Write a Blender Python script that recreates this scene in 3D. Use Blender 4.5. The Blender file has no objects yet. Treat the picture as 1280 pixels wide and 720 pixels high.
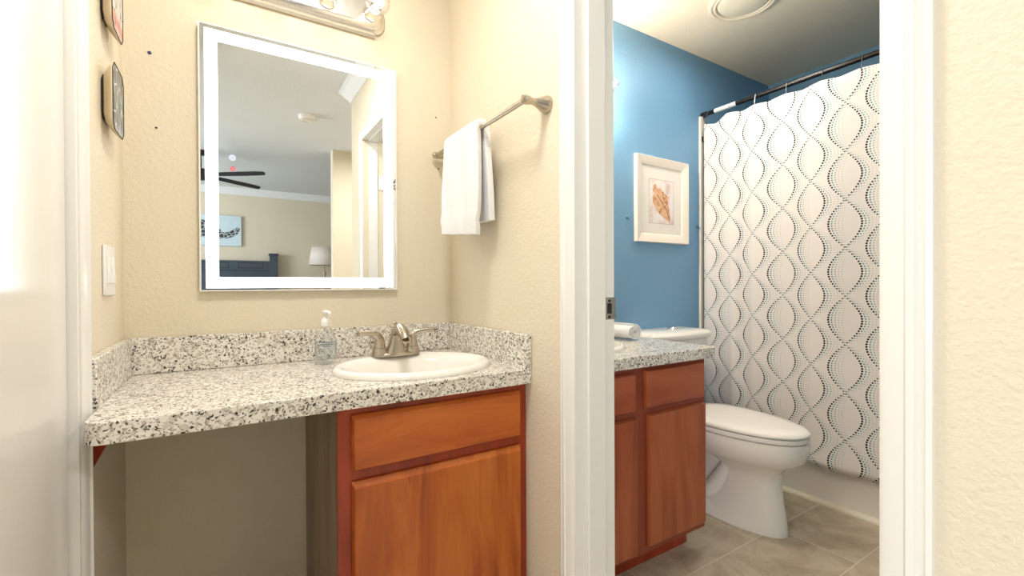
import bpy, bmesh, math, random
from mathutils import Vector, Matrix
from math import sin, cos, pi, radians
random.seed(7)
C = bpy.context.scene.collection
H = 1.09                       # camera height; all z below are given from the floor

# ------------------------------------------------------------------ camera
yaw, pit, rol = radians(32.259), radians(-.3375), radians(-.2535)
Fv = Vector((sin(yaw)*cos(pit), cos(yaw)*cos(pit), sin(pit)))
Rv = Vector((cos(yaw), -sin(yaw), 0)); Uv = Rv.cross(Fv)
R2 = Rv*cos(rol)+Uv*sin(rol); U2 = -Rv*sin(rol)+Uv*cos(rol)
cam = bpy.data.objects.new('camera', bpy.data.cameras.new('camera')); C.objects.link(cam)
M = Matrix((R2, U2, -Fv)).transposed().to_4x4(); M.translation = (0, 0, H)
cam.matrix_world = M
cam.data.lens = 565.363/1280*36; cam.data.sensor_width = 36; cam.data.clip_start = .01
sc = bpy.context.scene; sc.camera = cam

# ------------------------------------------------------------------ world, lights, exposure
w = bpy.data.worlds.new('world'); sc.world = w; w.use_nodes = True
w.node_tree.nodes['Background'].inputs[0].default_value = (.75, .87, 1, 1)
w.node_tree.nodes['Background'].inputs[1].default_value = 1.5
sc.view_settings.view_transform = 'Standard'; sc.view_settings.look = 'None'
sc.view_settings.exposure = 0.17; sc.view_settings.gamma = 1
sc.view_settings.use_curve_mapping = False
def light(name, kind, loc, power, col, size=None, rot=(0, 0, 0), sy=None):
    l = bpy.data.lights.new(name, kind); l.energy = power; l.color = col
    if kind == 'AREA':
        l.shape = 'RECTANGLE' if sy else 'DISK'; l.size = size
        if sy: l.size_y = sy
    else: l.shadow_soft_size = size
    o = bpy.data.objects.new(name, l); C.objects.link(o); o.location = loc; o.rotation_euler = rot
    return o
BULB_W, BATH_W = .36, 8.6
light('hall_fill_light', 'AREA', (.25, .78, 2.415), 12.5, (1, .97, .93), .30)  # added fill from above the hall, no known lamp there
light('bedroom_daylight', 'AREA', (-2.55, -2.3, 1.55), 95, (.88, .94, 1), 1.5, (0, radians(-90), 0), 1.7)
light('bedroom_fill_light', 'AREA', (1.25, -.78, 2.415), 20, (1, .97, .93), .22)  # added fill aimed through the hall mouth, hidden from the mirror
light('bath_ceiling_light', 'AREA', (2.16, 1.28, 2.445), 4, (1, .95, .9), .24)

# ------------------------------------------------------------------ materials
def lin(c):
    return tuple(((v/255)/12.92 if v/255 <= .04045 else ((v/255+.055)/1.055)**2.4) for v in c)+(1,)
class NT:
    def __init__(s, name):
        s.m = bpy.data.materials.new(name); s.m.use_nodes = True; s.t = s.m.node_tree
        s.b = s.t.nodes['Principled BSDF']
    def n(s, typ, **k):
        x = s.t.nodes.new(typ)
        for a, v in k.items(): setattr(x, a, v)
        return x
    def l(s, a, b): s.t.links.new(a, b)
    def math(s, op, a, b=None, c=None):
        x = s.n('ShaderNodeMath', operation=op)
        for i, v in enumerate((a, b, c)):
            if v is None: continue
            if isinstance(v, (int, float)): x.inputs[i].default_value = v
            else: s.l(v, x.inputs[i])
        return x.outputs[0]
    def mix(s, f, a, b):
        x = s.n('ShaderNodeMix', data_type='RGBA')
        for i, v in ((0, f), (6, a), (7, b)):
            if isinstance(v, (int, float, tuple)): x.inputs[i].default_value = v
            else: s.l(v, x.inputs[i])
        return x.outputs[2]
    def noise(s, scale, detail=3, coord=None, rough=.5, dist=0):
        x = s.n('ShaderNodeTexNoise'); x.inputs['Scale'].default_value = scale
        x.inputs['Detail'].default_value = detail; x.inputs['Roughness'].default_value = rough
        x.inputs['Distortion'].default_value = dist
        s.l(coord if coord is not None else s.co(), x.inputs['Vector']); return x.outputs['Fac']
    def co(s, scale=None, kind='Object'):
        if not hasattr(s, '_c'): s._c = s.n('ShaderNodeTexCoord')
        o = s._c.outputs[kind]
        if scale:
            m = s.n('ShaderNodeMapping'); m.inputs['Scale'].default_value = scale; s.l(o, m.inputs[0]); o = m.outputs[0]
        return o
    def ramp(s, f, stops):
        x = s.n('ShaderNodeValToRGB'); e = x.color_ramp.elements
        while len(e) < len(stops): e.new(.5)
        for i, (p, c) in enumerate(stops): e[i].position = p; e[i].color = c
        s.l(f, x.inputs[0]); return x.outputs[0]
    def bump(s, h, strength, dist=.01):
        x = s.n('ShaderNodeBump'); x.inputs['Strength'].default_value = strength; x.inputs['Distance'].default_value = dist
        s.l(h, x.inputs['Height']); s.l(x.outputs[0], s.b.inputs['Normal'])
    def set(s, col=None, rough=.5, metal=0, **k):
        if col is not None:
            if isinstance(col, tuple): s.b.inputs['Base Color'].default_value = col
            else: s.l(col, s.b.inputs['Base Color'])
        s.b.inputs['Roughness'].default_value = rough; s.b.inputs['Metallic'].default_value = metal
        for a, v in k.items(): s.b.inputs[a.replace('_', ' ')].default_value = v
        return s.m
def plain(name, rgb, rough=.5, metal=0, var=.04, bump=0, bscale=200, **k):
    t = NT(name); c = lin(rgb); d = tuple(v*(1-var) for v in c[:3])+(1,)
    col = t.mix(t.noise(6, 4), c, d)
    if bump: t.bump(t.noise(bscale, 3), bump, .002)
    return t.set(col, rough, metal, **k)
def wall_mat(name, rgb, rough=.75, bump=.35, scale=90):
    t = NT(name); c = lin(rgb); d = tuple(v*.93 for v in c[:3])+(1,)
    col = t.mix(t.noise(2.5, 4), c, d)
    t.bump(t.math('ADD', t.noise(scale, 2), t.math('MULTIPLY', t.noise(scale*2.6, 2), .5)), bump, .006)
    return t.set(col, rough)
M_cream = wall_mat('cream_wall_paint', (230, 219, 196))
M_hall = wall_mat('pale_hall_paint', (230, 225, 214), .6, .3)
M_blue = wall_mat('blue_wall_paint', (114, 160, 194), .42, .3, 110)
M_ceil = wall_mat('ceiling_paint', (236, 226, 204), .8, .6, 130)
M_bedceil = wall_mat('bedroom_ceiling_paint', (226, 228, 226), .8, .25, 60)
M_trim = plain('gloss_white_trim', (238, 236, 230), .22, var=.02)
M_door = plain('gloss_white_door', (236, 233, 226), .16, var=.02, bump=.06, bscale=60)
M_crown = plain('crown_white', (242, 243, 244), .35)
def granite():
    t = NT('speckled_granite'); co = t.co()
    wob = t.n('ShaderNodeTexNoise'); wob.inputs['Scale'].default_value = 90; t.l(co, wob.inputs['Vector'])
    add = t.n('ShaderNodeVectorMath', operation='MULTIPLY_ADD'); t.l(wob.outputs['Color'], add.inputs[0])
    add.inputs[1].default_value = (.012,)*3; t.l(co, add.inputs[2]); v0 = add.outputs[0]
    def cells(scale):
        v = t.n('ShaderNodeTexVoronoi'); v.inputs['Scale'].default_value = scale; t.l(v0, v.inputs['Vector'])
        s = t.n('ShaderNodeSeparateColor'); t.l(v.outputs['Color'], s.inputs[0]); return s.outputs[0], s.outputs[1]
    a, a2 = cells(215); b, b2 = cells(130); c, c2 = cells(300)
    cl = t.noise(22, 3)
    base = t.mix(t.noise(45, 3), lin((250, 247, 240)), lin((228, 221, 209)))
    base = t.mix(t.math('MULTIPLY', t.math('LESS_THAN', b, .26), .55), base, lin((186, 176, 160)))
    base = t.mix(t.math('MULTIPLY', t.math('LESS_THAN', b2, .09), .5), base, lin((172, 146, 118)))
    base = t.mix(t.math('MULTIPLY', t.math('LESS_THAN', c, .15), .8), base, lin((132, 126, 118)))
    thr = t.math('MULTIPLY', t.math('SUBTRACT', cl, .33), .36)
    base = t.mix(t.math('MULTIPLY', t.math('LESS_THAN', a, thr), .95), base, lin((44, 40, 38)))
    base = t.mix(t.math('MULTIPLY', t.math('LESS_THAN', c2, .045), .9), base, lin((30, 28, 28)))
    return t.set(base, .16)
M_granite = granite()
def wood(name, c1, c2, c3, axis='z', rough=.3):
    t = NT(name)
    sc_ = {'z': (9, 9, 1.1), 'x': (1.1, 9, 9)}[axis]
    f = t.noise(1.0, 5, t.co(sc_), .6, 1.2)
    g = t.noise(14, 3, t.co(sc_), .5)
    col = t.ramp(f, [(.30, lin(c3)), (.48, lin(c1)), (.62, lin(c2)), (.78, lin(c1))])
    col = t.mix(t.math('MULTIPLY', g, .30), col, lin(c3))
    kn = t.n('ShaderNodeTexVoronoi'); kn.inputs['Scale'].default_value = 1.0
    t.l(t.co({'z': (7, 7, 4), 'x': (4, 7, 7)}[axis]), kn.inputs['Vector'])
    col = t.mix(t.math('MULTIPLY', t.math('LESS_THAN', kn.outputs['Distance'], .05), .35), col, lin(c3))
    return t.set(col, rough)
M_wood = wood('cherry_wood', (188, 96, 32), (206, 118, 46), (140, 62, 20))
M_woodx = wood('cherry_wood_crosswise', (190, 96, 34), (208, 116, 42), (150, 68, 24), 'x')
M_frame = wood('dark_cherry_frame', (160, 58, 24), (176, 68, 28), (112, 36, 16))
M_wood2 = wood('red_cherry_wood', (164, 84, 50), (178, 98, 60), (134, 62, 36))
M_wood2x = wood('red_cherry_wood_crosswise', (164, 82, 50), (180, 98, 62), (138, 64, 38), 'x')
M_side = wood('grey_brown_side_panel', (150, 130, 108), (164, 144, 120), (124, 106, 88), rough=.5)
M_porc = plain('white_porcelain', (244, 240, 233), .08, var=.01)
M_nickel = plain('brushed_nickel', (194, 184, 168), .22, 1, var=.12)
M_nickel2 = plain('polished_nickel', (236, 232, 226), .2, 1)
M_chrome = plain('chrome', (225, 225, 225), .08, 1)
M_steel = plain('dull_steel', (150, 150, 150), .35, 1)
M_black = plain('black_rod', (26, 20, 20), .25)
M_white = plain('white_plastic', (240, 239, 236), .3)
M_paint = plain('cream_frame_paint', (240, 230, 216), .4, bump=.2, bscale=120)
M_dark = plain('dark_metal', (34, 32, 32), .5)
M_slate = plain('grey_painted_wood', (70, 84, 98), .45, var=.3)
M_creamside = plain('cream_wooden_side', (222, 206, 176), .5)
M_linen = plain('white_linen', (240, 240, 240), .9, bump=.3)
M_shade = plain('linen_lamp_shade', (240, 230, 218), .9, bump=.2, bscale=400)
M_lampbase = plain('lamp_base', (206, 180, 156), .35)
M_caulk = plain('caulk', (238, 228, 208), .5)
def terry():
    t = NT('terry_cloth'); t.bump(t.noise(330, 3), .9, .004)
    return t.set(lin((246, 246, 247)), .95)
M_terry = terry()
def emit(name, rgb, s):
    t = NT(name); e = t.n('ShaderNodeEmission'); e.inputs[0].default_value = lin(rgb); e.inputs[1].default_value = s
    t.l(e.outputs[0], t.t.nodes['Material Output'].inputs[0]); return t.m
M_led = emit('led_band', (250, 252, 255), 5.0)
M_fil = emit('bulb_filament', (255, 226, 190), 14)
M_diff = emit('fill_lamp_diffuser', (255, 244, 226), 2.2)  # glow of the two added fill lamps
M_red = emit('red_touch_mark', (255, 70, 90), 1.2)
M_tmark = emit('white_touch_mark', (225, 225, 255), 1.5)
def mirror():
    t = NT('mirror_silver'); return t.set((.88, .90, .90, 1), .0, 1)
M_mirror = mirror()
def thin_glass(name, tint=(1, 1, 1), gl=.12):
    t = NT(name); tr = t.n('ShaderNodeBsdfTransparent'); tr.inputs[0].default_value = tint+(1,)
    g = t.n('ShaderNodeBsdfGlossy'); g.inputs['Roughness'].default_value = .03
    lw = t.n('ShaderNodeLayerWeight'); lw.inputs[0].default_value = .5
    m = t.n('ShaderNodeMixShader')
    t.l(t.math('MULTIPLY_ADD', lw.outputs['Facing'], .7, gl*.3), m.inputs[0]); t.l(tr.outputs[0], m.inputs[1]); t.l(g.outputs[0], m.inputs[2])
    t.l(m.outputs[0], t.t.nodes['Material Output'].inputs[0]); return t.m
M_glass = thin_glass('clear_bulb_glass')
M_bottle = thin_glass('clear_plastic_bottle', (.97, .985, .99), .16)
M_liquid = thin_glass('clear_blue_soap', (.93, .965, .985), .12)
def tile():
    t = NT('grey_beige_floor_tile'); co = t.n('ShaderNodeNewGeometry').outputs['Position']
    s = t.n('ShaderNodeSeparateXYZ'); t.l(co, s.inputs[0]); X, Y = s.outputs[0], s.outputs[1]
    row = t.math('FLOOR', t.math('DIVIDE', t.math('SUBTRACT', Y, .771), .308))
    fy = t.math('FRACT', t.math('DIVIDE', t.math('SUBTRACT', Y, .771), .308))
    xs = t.math('ADD', X, t.math('ADD', t.math('MULTIPLY', row, .170), -2.07+6.13))
    fx = t.math('FRACT', t.math('DIVIDE', xs, .613)); col_ = t.math('FLOOR', t.math('DIVIDE', xs, .613))
    gy = t.math('LESS_THAN', t.math('ABSOLUTE', t.math('SUBTRACT', fy, .5)), .5-.007)
    gx = t.math('LESS_THAN', t.math('ABSOLUTE', t.math('SUBTRACT', fx, .5)), .5-.0035)
    body = t.math('MULTIPLY', gx, gy)
    v = t.n('ShaderNodeCombineXYZ'); t.l(t.math('MULTIPLY', row, 3.7), v.inputs[0]); t.l(t.math('MULTIPLY', col_, 5.3), v.inputs[1])
    off = t.n('ShaderNodeVectorMath', operation='ADD'); t.l(co, off.inputs[0]); t.l(v.outputs[0], off.inputs[1])
    n = t.noise(4.5, 7, off.outputs[0], .65, 1.4)
    n2 = t.noise(60, 4, off.outputs[0], .7)
    c = t.ramp(n, [(.3, lin((170, 154, 130))), (.47, lin((196, 180, 154))), (.56, lin((212, 198, 174))), (.72, lin((184, 168, 142)))])
    c = t.mix(t.math('MULTIPLY', n2, .3), c, lin((120, 106, 86)))
    c = t.mix(body, lin((222, 210, 188)), c)
    t.bump(t.math('ADD', body, t.math('MULTIPLY', n, .3)), .3, .002)
    return t.set(c, .36)
M_tile = tile()
M_carpet = plain('beige_carpet', (214, 204, 188), .95, bump=.6, bscale=300)
def curtain_mat():
    t = NT('dotted_ogee_curtain'); uv = t.n('ShaderNodeUVMap').outputs[0]
    s = t.n('ShaderNodeSeparateXYZ'); t.l(uv, s.inputs[0]); u, v = s.outputs[0], s.outputs[1]
    ST = .0115; P = .2272
    k = t.math('ROUND', t.math('DIVIDE', v, ST)); vq = t.math('MULTIPLY', k, ST)
    dv = t.math('SUBTRACT', v, vq); dv2 = t.math('MULTIPLY', dv, dv)
    col = t.mix(t.noise(3, 2), lin((240, 234, 230)), lin((230, 222, 218)))
    tealf = t.noise(5, 1)
    teal = t.mix(tealf, lin((120, 170, 172)), lin((86, 140, 152)))
    for fam, ph, z0 in ((0, 0, .851), (1, .15, .851-P/2)):
        S = t.math('SINE', t.math('MULTIPLY', t.math('SUBTRACT', vq, z0), pi/P)); A = t.math('ABSOLUTE', S)
        step = t.math('MULTIPLY_ADD', A, .0098, .0042); rr = t.math('MULTIPLY_ADD', A, .40, .60)
        for sg in (1, -1):
            du0 = t.math('SUBTRACT', t.math('SUBTRACT', u, ph), t.math('MULTIPLY', S, .067*sg))
            for j in (4, 3, 2, 1, 0):
                cc = [lin((24, 18, 20)), teal, lin((158, 184, 178)), lin((214, 200, 200)), lin((190, 208, 204)), lin((206, 208, 202))][j]
                rad = [.0048, .0039, .0034, .0030, .0027, .0020][j]
                d = t.math('SUBTRACT', du0, t.math('MULTIPLY', step, j)) if j else du0
                d = t.math('WRAP', d, .15, -.15)
                d2 = t.math('MULTIPLY_ADD', d, d, dv2)
                r_ = t.math('MULTIPLY', rr, rad); r2 = t.math('MULTIPLY', r_, r_)
                col = t.mix(t.math('LESS_THAN', d2, r2), col, cc)
    t.bump(t.noise(25, 3), .08, .01)
    return t.set(col, .8)
M_curtain = curtain_mat()

# ------------------------------------------------------------------ mesh helpers
class MB:
    def __init__(s): s.v = []; s.f = []; s.uv = None
    def add(s, vs, fs):
        b = len(s.v); s.v += [tuple(v) for v in vs]; s.f += [tuple(i+b for i in f) for f in fs]; return s
    def box(s, x0, x1, y0, y1, z0, z1):
        vs = [(x, y, z) for z in (z0, z1) for y in (y0, y1) for x in (x0, x1)]
        return s.add(vs, [(0, 2, 3, 1), (4, 5, 7, 6), (0, 1, 5, 4), (2, 6, 7, 3), (0, 4, 6, 2), (1, 3, 7, 5)])
    def loft(s, rings, cap=True, closed=True):
        n = len(rings[0]); vs = [p for r in rings for p in r]; fs = []
        for i in range(len(rings)-1):
            for j in range(n if closed else n-1):
                a, b = i*n+j, i*n+(j+1) % n; fs.append((a, b, b+n, a+n))
        if cap: fs.append(tuple(range(n-1, -1, -1))); fs.append(tuple(range((len(rings)-1)*n, len(rings)*n)))
        return s.add(vs, fs)
    def lathe(s, prof, c=(0, 0, 0), n=32, axis='z', cap=True):
        rings = []
        for r, h in prof:
            ring = []
            for k in range(n):
                a = 2*pi*k/n; p, q = r*cos(a), r*sin(a)
                o = {'z': (p, q, h), 'x': (h, p, q), 'y': (q, h, p)}[axis]
                ring.append((c[0]+o[0], c[1]+o[1], c[2]+o[2]))
            rings.append(ring)
        return s.loft(rings, cap)
    def tube(s, pts, r, n=12, sub=1, squash=1):
        pts = [Vector(p) for p in pts]; rs = r if isinstance(r, (list, tuple)) else [r]*len(pts)
        if sub > 1:
            P2, R_ = [], []
            for i in range(len(pts)-1):
                p0 = pts[max(i-1, 0)]; p1 = pts[i]; p2 = pts[i+1]; p3 = pts[min(i+2, len(pts)-1)]
                for k in range(sub):
                    t = k/sub
                    P2.append(.5*((2*p1)+(p2-p0)*t+(2*p0-5*p1+4*p2-p3)*t*t+(3*p1-p0-3*p2+p3)*t**3)); R_.append(rs[i]*(1-t)+rs[i+1]*t)
            P2.append(pts[-1]); R_.append(rs[-1]); pts, rs = P2, R_
        up = Vector((0, 0, 1)); d0 = (pts[1]-pts[0]).normalized()
        if abs(d0.dot(up)) > .9: up = Vector((0, 1, 0))
        a = d0.cross(up).normalized(); rings = []
        for i, p in enumerate(pts):
            d = (pts[min(i+1, len(pts)-1)]-pts[max(i-1, 0)]).normalized()
            a = (a-d*a.dot(d)).normalized(); b = d.cross(a)
            rings.append([p+(a*cos(2*pi*k/n)+b*sin(2*pi*k/n)*squash)*rs[i] for k in range(n)])
        return s.loft(rings)
    def prism(s, poly, axis, a, b):
        """poly of 2D points extruded along axis from a to b"""
        def P(p, t): return {'x': (t, p[0], p[1]), 'y': (p[0], t, p[1]), 'z': (p[0], p[1], t)}[axis]
        return s.loft([[P(p, a) for p in poly], [P(p, b) for p in poly]])
base_of = {}
def obj(name, mb, mat, parent=None, bevel=0, smooth=True, seg=2, sub=0, solid=0, fixn=True):
    base = base_of.get(parent.name, Vector((0, 0, 0))) if parent else Vector((0, 0, 0))
    vs = [Vector(v) for v in mb.v]
    if not parent:
        xs = [v.x for v in vs]; ys = [v.y for v in vs]; zs = [v.z for v in vs]
        base = Vector(((min(xs)+max(xs))/2, (min(ys)+max(ys))/2, min(zs)))
    me = bpy.data.meshes.new(name); me.from_pydata([v-base for v in vs], [], mb.f)
    if mb.uv:
        ul = me.uv_layers.new(name='UVMap')
        for lp in me.loops: ul.data[lp.index].uv = mb.uv[lp.vertex_index]
    if fixn:
        bm = bmesh.new(); bm.from_mesh(me); bmesh.ops.recalc_face_normals(bm, faces=bm.faces); bm.to_mesh(me); bm.free()
    me.materials.append(mat)
    o = bpy.data.objects.new(name, me); C.objects.link(o)
    if parent: o.parent = parent
    else: o.location = base
    base_of[o.name] = base
    if solid:
        m = o.modifiers.new('s', 'SOLIDIFY'); m.thickness = solid; m.offset = 0
    if bevel:
        m = o.modifiers.new('b', 'BEVEL'); m.width = bevel; m.segments = seg; m.limit_method = 'ANGLE'; m.angle_limit = radians(35)
    if sub:
        m = o.modifiers.new('ss', 'SUBSURF'); m.levels = sub; m.render_levels = sub
    if smooth:
        me.polygons.foreach_set('use_smooth', [True]*len(me.polygons))
        if not sub:
            try:
                bm = bmesh.new(); bm.from_mesh(me)
                for e in bm.edges:
                    if len(e.link_faces) == 2 and e.calc_face_angle(0) > radians(38): e.smooth = False
                bm.to_mesh(me); bm.free()
            except Exception: pass
    return o
def tag(o, label, cat, group=None):
    o['label'] = label; o['category'] = cat
    if group: o['group'] = group
    return o
def thing(name, loc, label, cat, group=None):
    o = bpy.data.objects.new(name, None); o.empty_display_size = .05; C.objects.link(o); o.location = loc
    base_of[o.name] = Vector(loc); return tag(o, label, cat, group)
def struct(name, mb, mat, **k):
    o = obj(name, mb, mat, **k)
    if not k.get('parent'): o['kind'] = 'structure'
    return o
def copy_tree(o, parent=None):
    c = o.copy(); C.objects.link(c); c.parent = parent
    for ch in list(o.children): copy_tree(ch, c)
    return c
def part_box(name, mat, par, *b, bevel=.002): return obj(name, MB().box(*b), mat, par, bevel=bevel)

# ------------------------------------------------------------------ the setting
WX, BY, LX = .765, 1.67, -.246           # towel wall, mirror wall, left wall
CZ = 2.49; DH = 2.07                     # ceiling, door head
DY0, DY1 = .256, .905                     # bathroom door opening along the towel wall
T = .132
struct('wall_back', MB().box(LX-.11, WX+T, BY, BY+.07, 0, CZ), M_cream, smooth=False)
mb = MB()
mb.box(WX, WX+T, DY1, BY, 0, CZ); mb.box(WX, WX+T, DY0, DY1, DH, CZ)
mb.box(WX, WX+T, -.05, DY0, 0, CZ)
struct('wall_right', mb, M_cream, smooth=False)
LD0, LD1 = .37, 1.19                     # opening of the left door
mb = MB(); mb.box(LX-.11, LX, LD1, BY, 0, CZ); mb.box(LX-.11, LX, LD0, LD1, DH, CZ); mb.box(LX-.11, LX, -.05, LD0, 0, CZ)
struct('wall_left', mb, M_cream, smooth=False)
# bathroom shell
BX0, BX1, BYB, BYF = WX+T, 3.25, 1.74, .10
struct('wall_bath_back', MB().box(BX0, BX1+.1, BYB, BYB+.1, 0, CZ), M_blue, smooth=False)
struct('wall_bath_right', MB().box(BX1, BX1+.1, BYF-.1, BYB, 0, CZ), M_blue, smooth=False)
struct('wall_bath_front', MB().box(BX0, BX1, BYF-.1, BYF, 0, CZ), M_blue, smooth=False)
struct('floor_bath', MB().box(WX, BX1+.1, BYF-.1, BYB+.1, -.05, 0), M_tile, smooth=False)
struct('ceiling_bath', MB().box(WX+.06, BX1+.1, BYF-.1, BYB+.1, CZ, CZ+.05), M_ceil, smooth=False)
# hall and bedroom shell
struct('floor_hall', MB().box(LX-.11, WX, -.05, BY+.07, -.05, 0), M_carpet, smooth=False)
struct('ceiling_hall', MB().box(LX-.11, WX+.06, -.05, BY+.07, CZ, CZ+.05), M_bedceil, smooth=False)
RX0, RX1, RY0 = -2.6, 3.3, -4.25
struct('floor_bedroom', MB().box(RX0-.1, RX1+.1, RY0-.1, -.05, -.05, 0), M_carpet, smooth=False)
struct('ceiling_bedroom', MB().box(RX0-.1, RX1+.1, RY0-.1, -.05, CZ, CZ+.05), M_bedceil, smooth=False)
struct('wall_bedroom_far', MB().box(RX0-.1, RX1+.1, RY0-.1, RY0, 0, CZ), M_cream, smooth=False)
struct('wall_bedroom_right', MB().box(RX1, RX1+.1, RY0, -.05, 0, CZ), M_cream, smooth=False)
mb = MB(); mb.box(RX0, LX-.11, -.05, .05, 0, CZ); mb.box(WX+T, RX1, -.05, BYF-.1, 0, CZ)
struct('wall_bedroom_near', mb, M_cream, smooth=False)
mb = MB()                                 # window wall on the left of the bedroom
mb.box(RX0-.1, RX0, RY0, -3.15, 0, CZ); mb.box(RX0-.1, RX0, -1.45, -.05, 0, CZ)
mb.box(RX0-.1, RX0, -3.15, -1.45, 0, .8); mb.box(RX0-.1, RX0, -3.15, -1.45, 2.3, CZ)
struct('wall_bedroom_left', mb, M_cream, smooth=False)
struct('wall_bedroom_stub', MB().box(.93, RX1, -1.72, -1.6, 0, CZ), M_cream, smooth=False)
mb = MB()
for z0, z1 in ((.8, .86), (1.52, 1.57), (2.24, 2.3)): mb.box(RX0-.08, RX0-.03, -3.15, -1.45, z0, z1)
for y0, y1 in ((-3.15, -3.09), (-1.51, -1.45), (-2.33, -2.27)): mb.box(RX0-.08, RX0-.03, y0, y1, .86, 2.24)
wf = struct('window_1', mb, M_trim)
obj('pane', MB().box(RX0-.06, RX0-.055, -3.1, -1.5, .85, 2.25), M_glass, wf)

# crown moulding
prof = [(0, 0), (.010, 0), (.016, .018), (.030, .030), (.052, .060), (.062, .072), (.072, .078), (.072, .092), (0, .092)]
def crown_x(name, x0, x1, y, sy):         # runs along x, sits on wall face y, grows by sy
    return struct(name, MB().prism([(y+sy*p, CZ-.092+q) for p, q in prof], 'x', x0, x1), M_crown)
def crown_y(name, y0, y1, x, sx, m0=0):
    mb = MB(); poly = [(x+sx*p, CZ-.092+q) for p, q in prof]
    mb.loft([[(p, y0-(m0*abs(p-x)), q) for p, q in poly], [(p, y1, q) for p, q in poly]])
    return struct(name, mb, M_crown)
crown_y('trim_1', -.05, 1.66, WX, -1, 1)
crown_x('trim_2', RX0, .0+RX1, RY0, 1)
mb = MB(); poly = [(p, CZ-.092+q) for p, q in prof]
mb.loft([[(WX-p, -.05-p, q) for p, q in poly], [(RX1, -.05-p, q) for p, q in poly]]); struct('trim_3', mb, M_crown)

# casings and jambs
def casing_profile():                     # (across the width 0..1, thickness)
    return [(0, 0), (0, .010), (.10, .013), (.16, .010), (.22, .010), (.30, .016), (.44, .017), (.50, .013), (.60, .012), (.90, .010), (1, .006), (1, 0)]
def casing(name, x, sx, outer, inner, ztop, w_, mat):
    """side strip along a wall of constant x; outer/inner are y"""
    mb = MB(); pr = [(x+sx*t, outer+(inner-outer)*a) for a, t in casing_profile()]
    mb.loft([[(p, q, 0) for p, q in pr], [(p, q, ztop+w_*(1-a)) for (p, q), (a, t) in zip(pr, casing_profile())]])
    return struct(name, mb, mat)
def casing_head(name, x, sx, y0, y1, z, w_, mat):
    mb = MB(); P = casing_profile()
    mb.loft([[(x+sx*t, y0-w_*(1-a), z+w_*(1-a)) for a, t in P], [(x+sx*t, y1+w_*(1-a), z+w_*(1-a)) for a, t in P]])
    return struct(name, mb, mat)
CW = .056
casing('trim_4', WX, -1, DY1+.052, DY1, DH, .052, M_trim)
casing('trim_5', WX, -1, DY0-CW, DY0, DH, CW, M_trim)
casing_head('trim_6', WX, -1, DY0, DY1, DH, CW, M_trim)
casing('trim_7', BX0, 1, DY1+CW, DY1, DH, CW, M_trim)
casing_head('trim_8', BX0, 1, DY0, DY1, DH, CW, M_trim)
def jamb(name, y, s, x0, x1, xs0, xs1):
    mb = MB(); mb.box(x0, x1, min(y, y+s*.016), max(y, y+s*.016), 0, DH-.016)
    mb.box(xs0, xs1, min(y+s*.016, y+s*.026), max(y+s*.016, y+s*.026), 0, DH-.026)
    return struct(name, mb, M_trim, bevel=.0015)
jamb('trim_9', DY1+.012, -1, WX-.006, BX0+.004, WX+.035, WX+.095)
jamb('trim_10', DY0-.018, 1, WX-.006, BX0+.004, WX+.035, WX+.095)
mb = MB(); mb.box(WX-.006, BX0+.004, DY0, DY1, DH-.016, DH); mb.box(WX+.035, WX+.095, DY0, DY1, DH-.026, DH-.016)
struct('trim_11', mb, M_trim)
casing('trim_12', LX, 1, LD1+.045, LD1+.001, DH, .044, M_trim)
casing_head('trim_13', LX, 1, LD0, LD1, DH, .06, M_trim)
casing('trim_14', LX, 1, LD0-.064, LD0-.004, DH, .06, M_trim)
mb = MB(); mb.box(LX-.11, LX+.004, LD1-.008, LD1+.001, 0, DH); mb.box(LX-.11, LX+.004, LD0-.006, LD0+.012, 0, DH); mb.box(LX-.11, LX+.004, LD0+.012, LD1-.012, DH-.012, DH)
struct('trim_15', mb, M_trim, bevel=.0015)
# left door leaf, recessed in its frame
d1 = struct('door_1', MB().box(LX-.047, LX-.012, LD0+.015, LD1-.012, .01, DH-.015), M_door, bevel=.002)
mb = MB().lathe([(.026, 0), (.026, .006), (.012, .012), (.012, .035), (.026, .045), (.029, .055), (.022, .066), (0.004, .070)], (LX-.012, LD0+.075, .94), 24, 'x')
obj('door_knob', mb, M_nickel, d1)
# bathroom door leaf, standing open against its near jamb
d2 = struct('door_2', MB().box(BX0+.012, BX0+.62, DY0-.044, DY0-.010, .01, DH-.02), M_door, bevel=.002)
for hz in (.28, 1.05, 1.78):
    mb = MB().lathe([(.006, -.045), (.006, .045)], (BX0+.006, DY0-.004, hz), 12); mb.box(BX0-.03, BX0+.004, DY0+.0035, DY0+.0055, hz-.045, hz+.045)
    obj('hinge', mb, M_nickel, d2)
# baseboards
for n, b in (('baseboard_back', (LX, .222, BY-.012, BY, 0, .09)), ('baseboard_bath_back', (1.67, 2.44, BYB-.012, BYB, 0, .09)), ('baseboard_bedroom', (RX0, RX1, RY0, RY0+.012, 0, .10))):
    struct(n, MB().box(*b), M_trim, bevel=.003)

# strike plate on the far jamb
sp = thing('strike_plate', (WX+.118, DY1-.004, H-.06), 'metal strike plate screwed to the white door jamb', 'strike plate')
mb = MB(); y = DY1-.004
mb.box(WX+.099, WX+.140, y-.002, y, H-.094, H-.034); obj('plate', mb, M_nickel, sp, bevel=.0008)
obj('latch_hole', MB().box(WX+.108, WX+.124, y-.003, y-.0018, H-.078, H-.050), M_dark, sp, bevel=.003)
for zz in (-.043, -.087): obj('screw', MB().lathe([(.004, 0), (.004, -.0012), (.001, -.0016)], (WX+.116, y-.002, H+zz), 12, 'y'), M_dark, sp)

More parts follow.
